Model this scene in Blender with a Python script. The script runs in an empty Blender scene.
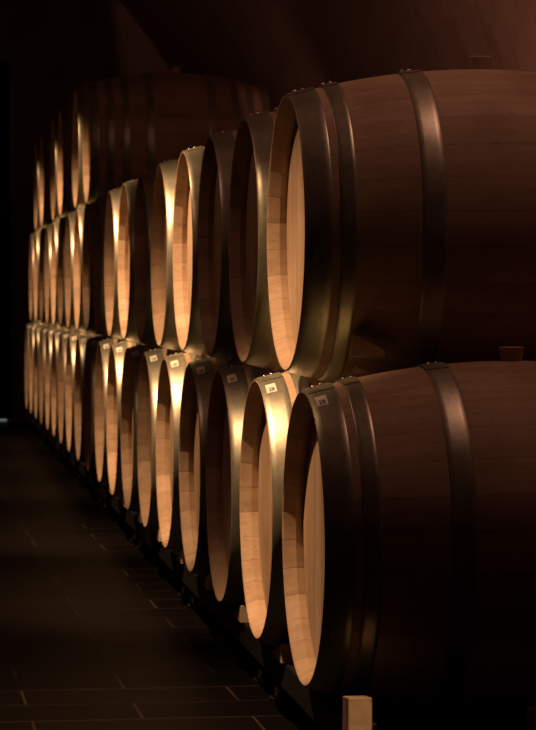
import bpy, bmesh, math, random
from mathutils import Vector, Matrix
random.seed(7)
S = bpy.context.scene
COL = S.collection
PI = math.pi

# ------------------------------------------------------------------ scene measures (metres)
CAM_Z = 0.95
PITCH = 0.735            # spacing of the barrels along the row
RB, RH, HL = 0.353, 0.2918, 0.425   # bilge radius, head radius, half length
HW = HL
XL, XU, XT = 0.764, 0.783, 0.805    # head planes of the bottom, second and third row
ZL, ZU, ZT = CAM_Z-0.479, CAM_Z+0.138, CAM_Z+0.746   # axis heights
N_LOW = 25

# ------------------------------------------------------------------ materials
def new_mat(name):
    m = bpy.data.materials.new(name); m.use_nodes = True
    nt = m.node_tree
    b = nt.nodes['Principled BSDF']
    return m, nt, b

def N(nt, t, **kw):
    n = nt.nodes.new(t)
    for k, v in kw.items():
        setattr(n, k, v)
    return n

def math_node(nt, op, a, b=None):
    n = N(nt, 'ShaderNodeMath', operation=op)
    for i, v in enumerate((a, b)):
        if v is None: continue
        if isinstance(v, (int, float)): n.inputs[i].default_value = v
        else: nt.links.new(v, n.inputs[i])
    return n.outputs[0]

def mix_rgb(nt, fac, a, b, mode='MIX'):
    n = N(nt, 'ShaderNodeMix', data_type='RGBA', blend_type=mode)
    for s, v in ((n.inputs[0], fac), (n.inputs[6], a), (n.inputs[7], b)):
        if isinstance(v, (int, float)): s.default_value = v
        elif isinstance(v, tuple): s.default_value = v
        else: nt.links.new(v, s)
    return n.outputs[2]

def ramp(nt, fac, stops):
    n = N(nt, 'ShaderNodeValToRGB')
    cr = n.color_ramp
    while len(cr.elements) < len(stops): cr.elements.new(0.5)
    for e, (p, c) in zip(cr.elements, stops):
        e.position = p; e.color = c
    nt.links.new(fac, n.inputs[0])
    return n.outputs[0]

def noise(nt, vec, scale, detail=4, rough=0.6):
    n = N(nt, 'ShaderNodeTexNoise')
    n.inputs['Scale'].default_value = scale; n.inputs['Detail'].default_value = detail
    n.inputs['Roughness'].default_value = rough
    if vec is not None: nt.links.new(vec, n.inputs['Vector'])
    return n.outputs['Fac']

def mapping(nt, vec, scale=(1,1,1), loc=None):
    n = N(nt, 'ShaderNodeMapping')
    n.inputs['Scale'].default_value = scale
    if loc is not None: nt.links.new(loc, n.inputs['Location'])
    nt.links.new(vec, n.inputs['Vector'])
    return n.outputs[0]

def bump(nt, h, strength, dist=0.002):
    n = N(nt, 'ShaderNodeBump'); n.inputs['Strength'].default_value = strength
    n.inputs['Distance'].default_value = dist
    nt.links.new(h, n.inputs['Height'])
    return n.outputs[0]

def wood_mat(name, dark, light, mode):
    """mode 'stave': planks round the x axis; 'head': upright planks; 'block': plain timber"""
    m, nt, b = new_mat(name)
    tc = N(nt, 'ShaderNodeTexCoord'); oi = N(nt, 'ShaderNodeObjectInfo')
    obj = tc.outputs['Object']
    sep = N(nt, 'ShaderNodeSeparateXYZ'); nt.links.new(obj, sep.inputs[0])
    rnd = math_node(nt, 'MULTIPLY', oi.outputs['Random'], 37.0)
    comb = N(nt, 'ShaderNodeCombineXYZ')
    for i in range(3): nt.links.new(rnd, comb.inputs[i])
    joint = None
    if mode == 'stave':
        ang = math_node(nt, 'ARCTAN2', sep.outputs[1], math_node(nt, 'SUBTRACT', sep.outputs[2], RB))
        u = math_node(nt, 'MULTIPLY', math_node(nt, 'ADD', ang, PI), 30/(2*PI))
        gscale = (3.0, 45, 45)
    elif mode == 'head':
        u = math_node(nt, 'DIVIDE', math_node(nt, 'ADD', sep.outputs[1], 0.48), 0.083)
        gscale = (40, 60, 3.5)
    if mode != 'block':
        idx = math_node(nt, 'FLOOR', u)
        fr = math_node(nt, 'FRACT', u)
        wn = N(nt, 'ShaderNodeTexWhiteNoise', noise_dimensions='1D')
        nt.links.new(math_node(nt, 'ADD', idx, rnd), wn.inputs['W'])
        plank = wn.outputs['Value']
        edge = math_node(nt, 'MINIMUM', fr, math_node(nt, 'SUBTRACT', 1.0, fr))
        joint = ramp(nt, edge, [(0.0, (0.55,0.52,0.5,1) if mode == 'stave' else (0,0,0,1)), (0.022 if mode == 'stave' else 0.03, (1,1,1,1))])
    else:
        gscale = (30, 6, 40); plank = oi.outputs['Random']
    grain = noise(nt, mapping(nt, obj, gscale, comb.outputs[0]), 1.0, 6, 0.65)
    blot = noise(nt, mapping(nt, obj, (6,6,6), comb.outputs[0]), 1.0, 3, 0.5)
    g = math_node(nt, 'ADD', math_node(nt, 'MULTIPLY', grain, 0.74), math_node(nt, 'MULTIPLY', plank, 0.26))
    col = ramp(nt, g, [(0.25, dark), (0.72, light)])
    st = ramp(nt, blot, [(0.3, (0.68,0.64,0.6,1)), (0.6, (1,1,1,1))])
    col = mix_rgb(nt, 0.7, col, st, 'MULTIPLY')
    # flecks and small scuffs of cooperage wood
    fl = noise(nt, mapping(nt, obj, (60, 160, 160) if mode == 'stave' else (160,160,60), comb.outputs[0]), 1.0, 2, 0.5)
    col = mix_rgb(nt, 0.6, col, ramp(nt, fl, [(0.26, (0.45,0.38,0.32,1)), (0.36, (1,1,1,1))]), 'MULTIPLY')
    bri = math_node(nt, 'ADD', math_node(nt, 'MULTIPLY', oi.outputs['Random'], 0.3), 0.8)
    cb = N(nt, 'ShaderNodeCombineXYZ')
    for i in range(3): nt.links.new(bri, cb.inputs[i])
    col = mix_rgb(nt, 1.0, col, cb.outputs[0], 'MULTIPLY')
    if joint is not None:
        col = mix_rgb(nt, 0.75, col, joint, 'MULTIPLY')
    nt.links.new(col, b.inputs['Base Color'])
    b.inputs['Roughness'].default_value = 0.62
    b.inputs['Specular IOR Level'].default_value = 0.25
    h = grain if joint is None else math_node(nt, 'ADD', math_node(nt, 'MULTIPLY', grain, 0.35), joint)
    nt.links.new(bump(nt, h, 0.35, 0.0012), b.inputs['Normal'])
    return m

M_STAVE = wood_mat('oak_staves', (0.40,0.27,0.165,1), (0.64,0.47,0.31,1), 'stave')
M_HEAD = wood_mat('oak_head', (0.42,0.29,0.18,1), (0.64,0.48,0.32,1), 'head')
M_BLOCK = wood_mat('pale_timber', (0.50,0.36,0.22,1), (0.74,0.57,0.38,1), 'block')

def metal_mat(name, base, rough, brushed=True, metallic=0.9):
    m, nt, b = new_mat(name)
    tc = N(nt, 'ShaderNodeTexCoord'); oi = N(nt, 'ShaderNodeObjectInfo')
    v = mapping(nt, tc.outputs['Object'], (9, 9, 9))
    blot = noise(nt, v, 1.0, 5, 0.65)
    spk = noise(nt, mapping(nt, tc.outputs['Object'], (70, 70, 70)), 1.0, 3, 0.6)
    c = ramp(nt, blot, [(0.3, tuple(0.72*x for x in base)+(1,)), (0.7, base+(1,))])
    c = mix_rgb(nt, 0.35, c, ramp(nt, spk, [(0.32, (0.55,0.5,0.45,1)), (0.5, (1,1,1,1))]), 'MULTIPLY')
    nt.links.new(c, b.inputs['Base Color'])
    b.inputs['Metallic'].default_value = metallic
    r = math_node(nt, 'ADD', math_node(nt, 'MULTIPLY', blot, 0.16), rough-0.08)
    nt.links.new(r, b.inputs['Roughness'])
    if brushed:
        tg = N(nt, 'ShaderNodeTangent', direction_type='RADIAL', axis='X')
        nt.links.new(tg.outputs[0], b.inputs['Tangent'])
        b.inputs['Anisotropic'].default_value = 0.35
        br = noise(nt, mapping(nt, tc.outputs['Object'], (420, 5, 5)), 1.0, 2, 0.5)
        nt.links.new(bump(nt, br, 0.10, 0.0006), b.inputs['Normal'])
    return m
M_HOOP = metal_mat('galvanized_hoop_steel', (0.455,0.44,0.325), 0.37, True, 0.68)
M_RIVET = metal_mat('bright_rivet_steel', (0.80,0.78,0.72), 0.22, False)
M_CHROME = metal_mat('polished_bolt_steel', (0.85,0.83,0.78), 0.15, False)

def plain(name, col, rough, spec=0.3, nscale=12, amt=0.25, metallic=0.0):
    m, nt, b = new_mat(name)
    tc = N(nt, 'ShaderNodeTexCoord')
    n = noise(nt, tc.outputs['Object'], nscale, 5, 0.6)
    nt.links.new(ramp(nt, n, [(0.3, tuple(x*(1-amt) for x in col)+(1,)), (0.7, tuple(min(1,x*(1+amt)) for x in col)+(1,))]), b.inputs['Base Color'])
    b.inputs['Roughness'].default_value = rough
    b.inputs['Specular IOR Level'].default_value = spec
    b.inputs['Metallic'].default_value = metallic
    return m
M_BUNG = plain('silicone_bung', (0.42,0.30,0.22), 0.55, 0.3)
M_PAPER = plain('label_paper', (0.86,0.82,0.70), 0.7, 0.2, 30, 0.06)
M_INK = plain('label_ink', (0.03,0.022,0.018), 0.7, 0.1)
M_RAIL = plain('black_painted_steel', (0.010,0.009,0.008), 0.55, 0.25)
M_RUBBER = plain('black_foot_rubber', (0.010,0.009,0.008), 0.5, 0.3)
M_DOOR = plain('dark_door_wood', (0.012,0.008,0.006), 0.7, 0.15)

def plaster():
    m, nt, b = new_mat('cellar_plaster')
    tc = N(nt, 'ShaderNodeTexCoord')
    o = tc.outputs['Object']
    a = noise(nt, mapping(nt, o, (0.9,0.5,0.9)), 1.0, 6, 0.6)
    d = noise(nt, mapping(nt, o, (7,5,2.2)), 1.0, 6, 0.7)
    c = ramp(nt, a, [(0.3, (0.30,0.22,0.17,1)), (0.7, (0.44,0.34,0.27,1))])
    c = mix_rgb(nt, 0.5, c, ramp(nt, d, [(0.28, (0.5,0.45,0.42,1)), (0.55, (1,1,1,1))]), 'MULTIPLY')
    nt.links.new(c, b.inputs['Base Color'])
    b.inputs['Roughness'].default_value = 0.95
    b.inputs['Specular IOR Level'].default_value = 0.1
    nt.links.new(bump(nt, d, 0.5, 0.01), b.inputs['Normal'])
    return m
M_PLASTER = plaster()

def floor_mat():
    m, nt, b = new_mat('dark_slate_tiles')
    tc = N(nt, 'ShaderNodeTexCoord')
    mp = N(nt, 'ShaderNodeMapping')
    mp.inputs['Rotation'].default_value = (0, 0, math.radians(-0.7))
    mp.inputs['Location'].default_value = (-0.33, 0.17, 0)
    nt.links.new(tc.outputs['Object'], mp.inputs['Vector'])
    br = N(nt, 'ShaderNodeTexBrick')
    nt.links.new(mp.outputs[0], br.inputs['Vector'])
    br.offset = 0.5; br.squash = 1.0
    br.inputs['Color1'].default_value = (0.0035,0.0026,0.0022,1)
    br.inputs['Color2'].default_value = (0.006,0.0042,0.0036,1)
    br.inputs['Mortar'].default_value = (0.05,0.036,0.025,1)
    br.inputs['Scale'].default_value = 1.0
    br.inputs['Mortar Size'].default_value = 0.0035
    br.inputs['Mortar Smooth'].default_value = 0.3
    br.inputs['Brick Width'].default_value = 0.50
    br.inputs['Row Height'].default_value = 0.235
    n = noise(nt, mapping(nt, tc.outputs['Object'], (0.35,1.7,1)), 1.0, 4, 0.6)
    # grout is dirty: only some stretches stay pale
    dirt = ramp(nt, n, [(0.40, (0.12,0.11,0.10,1)), (0.60, (1,1,1,1))])
    col = mix_rgb(nt, br.outputs['Fac'], br.outputs['Color'], mix_rgb(nt, 1.0, br.outputs['Color'], dirt, 'MULTIPLY'))
    nt.links.new(col, b.inputs['Base Color'])
    b.inputs['Roughness'].default_value = 0.5
    b.inputs['Specular IOR Level'].default_value = 0.05
    inv = math_node(nt, 'SUBTRACT', 1.0, br.outputs['Fac'])
    fine = noise(nt, mapping(nt, tc.outputs['Object'], (14,14,14)), 1.0, 4, 0.6)
    nt.links.new(bump(nt, math_node(nt, 'ADD', inv, math_node(nt, 'MULTIPLY', fine, 0.5)), 0.35, 0.003), b.inputs['Normal'])
    return m
M_FLOOR = floor_mat()

def glow_mat():
    m, nt, b = new_mat('daylight_in_door_gap')
    b.inputs['Base Color'].default_value = (0.6,0.7,0.65,1)
    b.inputs['Emission Color'].default_value = (0.62,0.78,0.70,1)
    b.inputs['Emission Strength'].default_value = 0.16
    return m
M_GAP = glow_mat()

# ------------------------------------------------------------------ mesh helpers
def finish(name, bm, mat, smooth=True, recalc=True):
    if recalc: bmesh.ops.recalc_face_normals(bm, faces=bm.faces)
    me = bpy.data.meshes.new(name)
    bm.to_mesh(me); bm.free()
    for p in me.polygons: p.use_smooth = smooth
    if smooth: me.set_sharp_from_angle(angle=math.radians(40))
    if mat: me.materials.append(mat)
    return me

def link(name, me, parent=None, loc=(0,0,0), rot=(0,0,0)):
    o = bpy.data.objects.new(name, me)
    o.location = loc; o.rotation_euler = rot
    if parent: o.parent = parent
    COL.objects.link(o)
    return o

def empty(name, loc, label, cat, group=None):
    o = bpy.data.objects.new(name, None)
    o.empty_display_size = 0.1
    o.location = loc
    o['label'] = label; o['category'] = cat
    if group: o['group'] = group
    COL.objects.link(o)
    return o

def box_bm(bm, x0, x1, y0, y1, z0, z1):
    vs = [bm.verts.new((x, y, z)) for x in (x0, x1) for y in (y0, y1) for z in (z0, z1)]
    for f in ((0,1,3,2),(4,6,7,5),(0,4,5,1),(2,3,7,6),(0,2,6,4),(1,5,7,3)):
        bm.faces.new([vs[i] for i in f])
    return vs

def bevel_all(bm, w, seg=2):
    bmesh.ops.bevel(bm, geom=list(bm.edges), offset=w, segments=seg, affect='EDGES', profile=0.5)

def outer_r(x):
    u = abs(x)/HL
    return RB-(RB-RH)*u**2

def ring(bm, x, r, n, facet=0):
    """ring about the x axis (axis height RB); angle 0 = top, towards -y"""
    vs = []
    for i in range(n):
        a = 2*PI*i/n
        rr = r
        if facet:                       # flat stave faces: every facet-th vertex is a corner
            k = i % facet
            half = PI*facet/n
            t = 2*PI*k/n-half
            rr = r*(0.5+0.5*math.cos(half)/math.cos(t))
        vs.append(bm.verts.new((x, -rr*math.sin(a), RB+rr*math.cos(a))))
    return vs

def bridge(bm, A, B):
    n = len(A); fs = []
    for i in range(n):
        fs.append(bm.faces.new((A[i], A[(i+1) % n], B[(i+1) % n], B[i])))
    return fs

# --- barrel meshes, built once and shared by every barrel (base of the barrel at the origin)
NSEG = 120
def staves_mesh():
    bm = bmesh.new()
    prof = []                                             # (x, r, facet)
    xs = [-HL+2*HL*i/32 for i in range(33)]
    lip = [(0.0004, 0.2900, 0), (0.003, 0.2882, 4), (0.027, 0.2765, 4), (0.0435, 0.2785, 4), (0.050, 0.2765, 0), (0.062, 0.272, 0)]
    chain = [(x, outer_r(x), 0) for x in xs]
    right = [(HL-d, r, f) for d, r, f in lip]
    inner = [(x, outer_r(x)-0.028, 0) for x in xs if abs(x) < HL-0.08][::-1]
    left = [(-HL+d, r, f) for d, r, f in reversed(lip)]
    rings = [ring(bm, x, r, NSEG, f) for x, r, f in chain+right+inner+left]
    n = len(rings)
    no = len(chain)
    flat = set()
    for k in range(n):
        fs = bridge(bm, rings[k], rings[(k+1) % n])
        if k >= no-1:
            flat.update(fs)
    bmesh.ops.recalc_face_normals(bm, faces=bm.faces)
    bm.faces.index_update()
    idx = {f.index for f in flat}
    me = finish('staves', bm, M_STAVE, True, False)
    for p in me.polygons:
        if p.index in idx: p.use_smooth = False
    return me

def head_mesh(r=0.2765):
    bm = bmesh.new()
    A = ring(bm, -HL+0.0415, r-0.012, NSEG); A2 = ring(bm, -HL+0.0430, r, NSEG); B = ring(bm, -HL+0.058, r-0.004, NSEG)
    bm.faces.new(A); bm.faces.new(B[::-1])
    bridge(bm, A, A2); bridge(bm, A2, B)
    return finish('head', bm, M_HEAD, False)

def hoop_mesh(a, b, t=0.0026):
    """a, b: distance of the two edges from the head plane"""
    bm = bmesh.new()
    xs = [-HL+a+(b-a)*i/4 for i in range(5)]
    e = (b-a)*0.05
    prof = [(x, outer_r(x)+0.0002) for x in xs]
    top = [(x, outer_r(x)+t) for x in xs]
    top[0] = (xs[0], outer_r(xs[0])+t*0.55); top[-1] = (xs[-1], outer_r(xs[-1])+t*0.55)
    top.insert(1, (xs[0]+e, outer_r(xs[0]+e)+t)); top.insert(-1, (xs[-1]-e, outer_r(xs[-1]-e)+t))
    loop = [ring(bm, x, r, NSEG) for x, r in prof[::-1]+top]
    for k in range(len(loop)):
        bridge(bm, loop[k], loop[(k+1) % len(loop)])
    return finish('hoop', bm, M_HOOP, True)

def arc_patch(bm, x0, x1, a0, a1, lift0, lift1, nx=4, na=8):
    """curved slab lying on the barrel between angles a0..a1 (radians from the top towards the viewer)"""
    def sheet(lift):
        return [[bm.verts.new((x0+(x1-x0)*i/nx, -(outer_r(x0+(x1-x0)*i/nx)+lift)*math.sin(a0+(a1-a0)*j/na),
                               RB+(outer_r(x0+(x1-x0)*i/nx)+lift)*math.cos(a0+(a1-a0)*j/na))) for j in range(na+1)] for i in range(nx+1)]
    lo, hi = sheet(lift0), sheet(lift1)
    for i in range(nx):
        for j in range(na):
            bm.faces.new((lo[i][j], lo[i][j+1], lo[i+1][j+1], lo[i+1][j]))
            bm.faces.new((hi[i][j], hi[i+1][j], hi[i+1][j+1], hi[i][j+1]))
    for i in range(nx):
        bm.faces.new((lo[i][0], lo[i+1][0], hi[i+1][0], hi[i][0]))
        bm.faces.new((lo[i][na], hi[i][na], hi[i+1][na], lo[i+1][na]))
    for j in range(na):
        bm.faces.new((lo[0][j], hi[0][j], hi[0][j+1], lo[0][j+1]))
        bm.faces.new((lo[nx][j], lo[nx][j+1], hi[nx][j+1], hi[nx][j]))

D2R = PI/180
def lap_mesh(a, b):
    bm = bmesh.new()
    arc_patch(bm, -HL+a+0.001, -HL+b-0.001, -9*D2R, 12.0*D2R, 0.0032, 0.0044)     # the lapped strap end, lifted a little off the hoop
    arc_patch(bm, -HL+a+0.003, -HL+b-0.003, -9*D2R, 9.5*D2R, 0.0022, 0.0033)      # packing under it, leaving a gap at the lip
    return finish('hoop_lap', bm, M_HOOP, False)

def rivet_mesh(x, ang, lift=0.0044, r=0.0050):
    bm = bmesh.new()
    bmesh.ops.create_uvsphere(bm, u_segments=12, v_segments=8, radius=r)
    for v in bm.verts: v.co.z *= 0.75
    R = outer_r(-HL+x)+lift
    bm.transform(Matrix.Translation((-HL+x, -R*math.sin(ang), RB+R*math.cos(ang))) @ Matrix.Rotation(ang, 4, 'X'))
    return finish('rivet', bm, M_RIVET, True)

def label_mesh():
    bm = bmesh.new()
    arc_patch(bm, -HL+0.0105, -HL+0.0325, 17.6*D2R, 26*D2R, 0.0027, 0.0031)
    return finish('label', bm, M_PAPER, True)

def number_mesh(text):
    cu = bpy.data.curves.new('number', 'FONT'); cu.body = text; cu.size = 1.0
    cu.align_x = 'CENTER'; cu.align_y = 'CENTER'; cu.extrude = 0.0; cu.offset = 0.02
    o = bpy.data.objects.new('number', cu); COL.objects.link(o)
    bpy.context.view_layer.update()
    me0 = o.evaluated_get(bpy.context.evaluated_depsgraph_get()).to_mesh()
    bm = bmesh.new(); bm.from_mesh(me0)
    bpy.data.objects.remove(o)
    xs = [v.co.x for v in bm.verts]; ys = [v.co.y for v in bm.verts]
    cx, cy = (min(xs)+max(xs))/2, (min(ys)+max(ys))/2
    w, h = max(xs)-min(xs), max(ys)-min(ys)
    for v in bm.verts:
        x = -HL+0.0220+(v.co.x-cx)/w*0.0125
        a = (23.3-(v.co.y-cy)/h*3.6)*D2R
        r = outer_r(x)+0.0034+0.0
        v.co = Vector((x, -r*math.sin(a), RB+r*math.cos(a)))
    return finish('printed_number', bm, M_INK, False, False)

def bung_mesh():
    bm = bmesh.new()
    def rg(z, r): return [bm.verts.new((r*math.cos(2*PI*i/24), r*math.sin(2*PI*i/24), z)) for i in range(24)]
    pr = [(2*RB-0.012, 0.019), (2*RB+0.018, 0.0245), (2*RB+0.026, 0.0255), (2*RB+0.028, 0.0235), (2*RB+0.0255, 0.011)]
    rs = [rg(z, r) for z, r in pr]
    for k in range(len(rs)-1): bridge(bm, rs[k], rs[k+1])
    bm.faces.new(rs[0]); bm.faces.new(rs[-1])
    return finish('bung', bm, M_BUNG, True)

STAVES, HEAD, BUNG = staves_mesh(), head_mesh(), bung_mesh()
SIX = [(0.0008, 0.056), (0.072, 0.106), (0.236, 0.284)]
EIGHT = [(0.0008, 0.044), (0.078, 0.112), (0.152, 0.186), (0.262, 0.300)]
def hoop_kit(spec):
    return [(hoop_mesh(a, b), lap_mesh(a, b), [rivet_mesh((a+b)/2+d, 1.5*D2R) for d in (-0.008, 0.008)]) for a, b in spec]
KIT6, KIT8 = hoop_kit(SIX), hoop_kit(EIGHT)
LABEL = label_mesh()
NUM = number_mesh('208')

def make_barrel(x_head, y, z_axis, label, group, kit=KIT6, sticker=False, roll=0.0):
    r = empty('oak_barrel', (x_head+HL, y, z_axis-RB), label, 'barrel', group)
    link('staves', STAVES, r)
    link('head', HEAD, r)
    link('head', HEAD, r, rot=(0, 0, PI))
    for i, (hm, lm, rm) in enumerate(kit):
        h = link('hoop', hm, r)
        lp = link('hoop_lap', lm, h)
        for q in rm: link('rivet', q, h)
        link('hoop', hm, r, rot=(0, 0, PI))
        if i == 0 and sticker:
            s = link('label', LABEL, r); s['label'] = 'small pale paper label with a dark number'
            link('printed_number', NUM, s)
    b = link('bung', BUNG, r); b['label'] = 'tapered rubber bung in the top'
    return r

ORD = ['nearest', 'second', 'third', 'fourth', 'fifth', 'sixth', 'seventh', 'eighth', 'ninth', 'tenth', 'eleventh', 'twelfth',
       'thirteenth', 'fourteenth', 'fifteenth', 'sixteenth', 'seventeenth', 'eighteenth', 'nineteenth', 'twentieth',
       'twenty-first', 'twenty-second', 'twenty-third', 'twenty-fourth', 'twenty-fifth']
def nth(k, n, row):
    if k == 0: return 'nearest of the %s' % row
    if k == n-1: return 'farthest of the %s' % row
    return '%s from the front in the %s' % (ORD[k], row)

def yl(n): return n*PITCH
# bottom row
for k in range(N_LOW-7+1):
    n = 7.1+k
    dx = random.uniform(-0.0015, 0.0015) if k else 0.0
    make_barrel(XL+dx, yl(n), ZL, 'oak wine barrel with paper label, '+nth(k, N_LOW-6, 'bottom row'),
                'bottom row of barrels', KIT6, True)
# second row, lying in the hollows of the bottom one
for k in range(N_LOW-7):
    n = 7.65+k
    dx = random.uniform(-0.0015, 0.0015) if k else 0.0
    make_barrel(XU+dx, yl(n-0.02), ZU, 'oak wine barrel without label, '+nth(k, N_LOW-7, 'second row up'),
                'second row of barrels', KIT6)
# third row, only over the far end
N3 = 8
for k in range(N3):
    n = 17.13+k
    dx = random.uniform(-0.01, 0.01) if k else 0.012
    if k == 0: dx = 0.003
    o = make_barrel(XT+dx, yl(n), ZT, 'dark narrow-hooped oak barrel, '+nth(k, N3, 'top row at the far end'),
                'top row of barrels at the far end', KIT8)
    if k == 0:                            # a slightly slimmer cask
        o.scale = (1.0, 0.96, 0.96); o.location.z = CAM_Z+0.730-0.96*RB

# ------------------------------------------------------------------ rack under the bottom row
RX0, RX1 = 0.806, 0.868
RTOP = CAM_Z-0.8055
XC = XL+HL
def rail_mesh(x0, x1, L, start=0.004):
    bm = bmesh.new()
    box_bm(bm, x0, x1, start, L-0.004, RTOP-0.062, RTOP)
    bevel_all(bm, 0.004, 2)
    return finish('rail', bm, M_RAIL, False)
def foot_mesh():
    bm = bmesh.new()
    box_bm(bm, -0.02, 0.02, -0.02, 0.02, 0.012, RTOP-0.060)
    def rg(z, r): return [bm.verts.new((r*math.cos(2*PI*i/28), r*math.sin(2*PI*i/28), z)) for i in range(28)]
    rs = [rg(0.0, 0.042), rg(0.008, 0.044), rg(0.013, 0.040), rg(0.017, 0.024)]
    for k in range(3): bridge(bm, rs[k], rs[k+1])
    bm.faces.new(rs[0]); bm.faces.new(rs[-1])
    return finish('foot', bm, M_RUBBER, False)
def bolt_mesh():
    bm = bmesh.new()
    bmesh.ops.create_cone(bm, cap_ends=True, segments=24, radius1=0.012, radius2=0.009, depth=0.010, matrix=Matrix.Translation((0,0,0.020)))
    bmesh.ops.create_uvsphere(bm, u_segments=20, v_segments=12, radius=0.0105, matrix=Matrix.Translation((0,0,0.028)))
    return finish('bolt', bm, M_CHROME, True)
ML = 1.90
FOOT, BOLT = foot_mesh(), bolt_mesh()
RAIL = rail_mesh(RX0, RX1, ML)
RAIL2 = rail_mesh(2*XC-RX1, 2*XC-RX0, ML)
RAIL_END, RAIL2_END = rail_mesh(RX0, RX1, ML, 0.52), rail_mesh(2*XC-RX1, 2*XC-RX0, ML, 0.52)
def tie_mesh():
    bm = bmesh.new(); box_bm(bm, RX1, 2*XC-RX1, -0.025, 0.025, RTOP-0.062, RTOP-0.050); bevel_all(bm, 0.003, 1)
    return finish('cross_bar', bm, M_RAIL, False)
TIE = tie_mesh()
Y0 = 6.32-ML
for i in range(8):
    lab = ('nearest' if i == 0 else 'farthest' if i == 7 else ORD[i]) + (' black steel floor rack under the bottom barrels' if i in (0, 7) else ' black steel floor rack from the front, under the bottom barrels')
    r = empty('barrel_rack', (0, Y0+i*ML, 0), lab, 'rack', 'floor racks under the barrels')
    link('rail', RAIL if i else RAIL_END, r); link('rail', RAIL2 if i else RAIL2_END, r)
    for yy in ((0.15, ML/2, ML-0.15) if i else (0.60, ML/2, ML-0.15)):
        link('cross_bar', TIE, r, (0, yy, 0))
        for xx in (0.868, 2*XC-0.868):
            f = link('foot', FOOT, r, (xx, yy, 0))
            if yy != ML/2 and xx < 1:
                b = link('bolt', BOLT, f, (-0.022, -0.01, 0)); b['label'] = 'shiny steel levelling bolt'

# timber chocks on the front rail, against the near side of each bottom barrel
def chock_mesh(d0, d1, x0, x1, slant=0.0, tops=None):
    """wedge under the near side of a barrel: from d0 to d1 in front of the barrel axis, top face tangent to the barrel"""
    xm = x1-XC if abs(x1-XC) < abs(x0-XC) else x0-XC
    R = outer_r(xm)+0.0045
    dm = 0.72*d0+0.28*d1
    zt = lambda d: (ZL-math.sqrt(R*R-dm*dm)) + (d-dm)*dm/math.sqrt(R*R-dm*dm) - 0.0015
    if tops:                              # a slim wedge with its own slope
        zt = lambda d: tops[0]+(tops[1]-tops[0])*(d-d0)/(d1-d0)
    else:
        d0 = max(d0, dm+(RTOP+0.003-zt(dm))*math.sqrt(R*R-dm*dm)/dm)
    bm = bmesh.new()
    vs = []
    for x in (x0, x1):
        sh = 0.0
        vs.append([bm.verts.new((x, -d0, RTOP)), bm.verts.new((x, -d1, RTOP)), bm.verts.new((x, -d1+slant, zt(d1-slant))), bm.verts.new((x, -d0, max(RTOP+0.002, zt(d0))))])
    a, b = vs
    bm.faces.new(a); bm.faces.new(b[::-1])
    for i in range(4): bm.faces.new((a[i], a[(i+1) % 4], b[(i+1) % 4], b[i]))
    bevel_all(bm, 0.0015, 1)
    return finish('wooden_chock', bm, M_BLOCK, False)
CH = chock_mesh(0.03, 0.19, 0.797, 0.845)
for k in range(1, 10):
    o = link('wooden_chock', CH, None, (0, yl(7.1+k), 0))
    o['label'] = 'pale timber wedge under the front edge of the %s bottom-row barrel' % ORD[k]
    o['category'] = 'wedge'; o['group'] = 'wedges along the front rail'

# upright timber blocks at the near end of the rack
def prop_block(x0, x1, y0, y1, zt0, zt1, label):
    bm = bmesh.new()
    v = box_bm(bm, x0, x1, y0, y1, 0.0, zt0)
    for q in v:
        if q.co.z > 0.01 and q.co.y > (y0+y1)/2: q.co.z = zt1
    bevel_all(bm, 0.0015, 1)
    o = link('timber_block', finish('timber_block', bm, M_BLOCK, False))
    o['label'] = label; o['category'] = 'block'; o['group'] = 'timber blocks at the rack end'
prop_block(0.799, 0.844, 4.862, 4.930, CAM_Z-0.746, CAM_Z-0.752, 'brightly lit pale timber block standing below the nearest bottom barrel')
prop_block(1.150, 1.196, 4.862, 4.915, CAM_Z-0.776, CAM_Z-0.776, 'timber block under the belly of the nearest bottom barrel, cut by the frame')

# timber wedges between the rows
def tier_wedge(name, x0, x1, y0, y1, z0, zt0, zt1, label):
    bm = bmesh.new()
    v = [bm.verts.new(p) for p in ((x0,y0,z0),(x1,y0,z0),(x1,y0,zt1),(x0,y0,zt0),(x0,y1,z0),(x1,y1,z0),(x1,y1,zt1),(x0,y1,zt0))]
    for f in ((0,1,2,3),(4,7,6,5),(0,4,5,1),(3,2,6,7),(0,3,7,4),(1,5,6,2)): bm.faces.new([v[i] for i in f])
    bevel_all(bm, 0.0015, 1)
    o = link(name, finish(name, bm, M_BLOCK, False))
    o['label'] = label; o['category'] = 'wedge'; o['group'] = 'wedges between the barrel rows'
tier_wedge('wooden_wedge', 0.886, 0.946, 5.300, 5.366, CAM_Z-0.120, CAM_Z-0.076, CAM_Z-0.106,
           'thick timber wedge jammed under the front of the nearest second-row barrel')
tier_wedge('wooden_wedge', 0.889, 0.926, 5.312, 5.352, CAM_Z-0.1535, CAM_Z-0.139, CAM_Z-0.1505,
           'thin timber wedge lying on top of the nearest bottom-row barrel')

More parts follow.
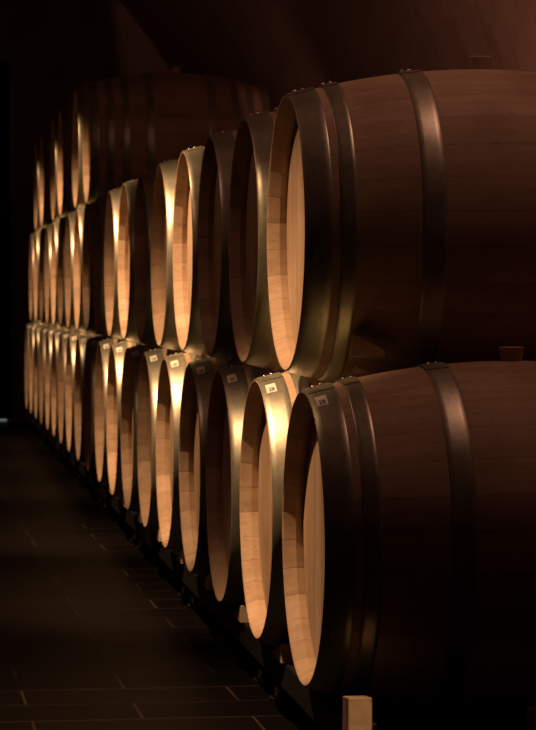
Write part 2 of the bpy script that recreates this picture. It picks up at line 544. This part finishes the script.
# ------------------------------------------------------------------ the cellar
VX, VR = -1.0, 3.42          # axis (x, at eye height) and radius of the vault
Y_A, Y_B = -2.5, 20.3
def vault_piece(name, a0, a1, n):
    """curved shell between two angles (0 = towards +x, 90 = up), 12 cm thick"""
    bm = bmesh.new()
    def P(a, r, y): return bm.verts.new((VX+r*math.cos(a), y, CAM_Z+r*math.sin(a)))
    ys = [Y_A+(Y_B-Y_A)*j/12 for j in range(13)]
    G = [[[P(a0+(a1-a0)*i/n, VR+t, y) for y in ys] for i in range(n+1)] for t in (0, 0.12)]
    for t in (0, 1):
        for i in range(n):
            for j in range(12):
                bm.faces.new((G[t][i][j], G[t][i+1][j], G[t][i+1][j+1], G[t][i][j+1]))
    for i in range(n):
        for j in (0, 12): bm.faces.new((G[0][i][j], G[0][i+1][j], G[1][i+1][j], G[1][i][j]))
    for i in (0, n):
        for j in range(12): bm.faces.new((G[0][i][j], G[0][i][j+1], G[1][i][j+1], G[1][i][j]))
    o = link(name, finish(name, bm, M_PLASTER, True)); o['kind'] = 'structure'
aF = math.asin(CAM_Z/VR)
aS = 20*D2R
vault_piece('wall_right', -aF, aS, 12)
vault_piece('ceiling', aS, PI-aS, 40)
vault_piece('wall_left', PI-aS, PI+aF, 12)
def slab(name, x0, x1, y0, y1, z0, z1, mat):
    bm = bmesh.new(); box_bm(bm, x0, x1, y0, y1, z0, z1)
    o = link(name, finish(name, bm, mat, False)); o['kind'] = 'structure'
    return o
slab('floor', -4.6, 2.6, Y_A-0.1, Y_B+0.1, -0.1, 0.0, M_FLOOR)
slab('wall_front', -4.7, 2.7, Y_A-0.2, Y_A-0.001, 0, 4.6, M_PLASTER)
slab('wall_back', -4.7, 2.7, Y_B+0.001, Y_B+0.2, 0, 4.6, M_PLASTER)
d = slab('door_1', -0.75, 0.715, Y_B-0.06, Y_B, 0.03, 2.75, M_DOOR)
bm = bmesh.new(); box_bm(bm, 0.58, 0.60, Y_B-0.10, Y_B-0.06, 1.02, 1.16); bevel_all(bm, 0.004, 1)
link('door_handle', finish('door_handle', bm, M_RAIL, False), d)
slab('trim_1', -0.45, 0.690, Y_B-0.035, Y_B-0.012, 0.012, 0.029, M_GAP)

# ------------------------------------------------------------------ light
def spot(y, power, x=0.06, z=CAM_Z+1.30, tgt=(0.70, 0.50, -1.75), half=29, blend=1.0, col=(1.0, 0.565, 0.295), r=0.03):
    l = bpy.data.lights.new('aisle_and_added_spot', 'SPOT')
    l.energy = power; l.color = col; l.spot_size = math.radians(2*half); l.spot_blend = blend
    l.shadow_soft_size = r
    o = bpy.data.objects.new('aisle_and_added_spot', l); COL.objects.link(o)
    o.location = (x, y, z)
    o.rotation_euler = Vector(tgt).to_track_quat('-Z', 'Y').to_euler()
    return o
for n, p, t, h in ((7.6, 245, (0.42, 0.22, -1.75), 28), (10.5, 290, (0.70, 0.50, -1.75), 29), (13.6, 270, (0.70, 0.50, -1.75), 29),
                   (17.35, 170, (0.70, 0.50, -1.5), 36), (20.3, 150, (0.70, 0.50, -1.5), 36), (23.3, 130, (0.70, 0.50, -1.5), 36)):
    spot(yl(n), p, tgt=t, half=h)
# narrow spot with no known source, added to brighten the pale timber block
spot(2.9, 150, x=0.86, z=2.3, tgt=(-0.04, 1.98, -2.12), half=1.7, blend=0.5)
# added dim reddish fill lights, standing in for the room's bounced light
def fill_light(loc, power, r=0.12):
    l = bpy.data.lights.new('added_fill_light', 'POINT'); l.energy = power; l.color = (1.0, 0.47, 0.34); l.shadow_soft_size = r
    o = bpy.data.objects.new('added_fill_light', l); COL.objects.link(o); o.location = loc
fill_light((1.3, 5.1, CAM_Z+1.9), 13)
fill_light((-0.7, 6.4, CAM_Z+1.9), 12)
# unseen uplights added behind the stack to brighten the vault wall
for y, p in ((8.0, 105), (13.5, 14)):
    spot(y, p, x=1.82, z=0.35, tgt=(0.25, 2.6, 1.6), half=45, blend=1.0, col=(1.0, 0.40, 0.28), r=0.08)

w = bpy.data.worlds.new('cellar_world'); S.world = w; w.use_nodes = True
w.node_tree.nodes['Background'].inputs[0].default_value = (0, 0, 0, 1)
w.node_tree.nodes['Background'].inputs[1].default_value = 0.0

# ------------------------------------------------------------------ camera and view
F = 2650.0
cam = bpy.data.cameras.new('camera'); co = bpy.data.objects.new('camera', cam); COL.objects.link(co)
cam.sensor_fit = 'VERTICAL'; cam.sensor_height = 36.0; cam.sensor_width = 36.0
cam.lens = 36.0*F/730
co.location = (0, 0, CAM_Z)
co.rotation_euler = (PI/2-math.atan(67/F), 0, -math.atan(353/F))
cam.clip_start = 0.05
cam.dof.use_dof = True; cam.dof.focus_distance = 5.4; cam.dof.aperture_fstop = 16
S.camera = co
S.view_settings.view_transform = 'Standard'
S.view_settings.look = 'None'
S.view_settings.gamma = 1.0
S.view_settings.exposure = 0.0
S.cycles.use_denoising = True
S.cycles.max_bounces = 8
S.cycles.sample_clamp_indirect = 6.0
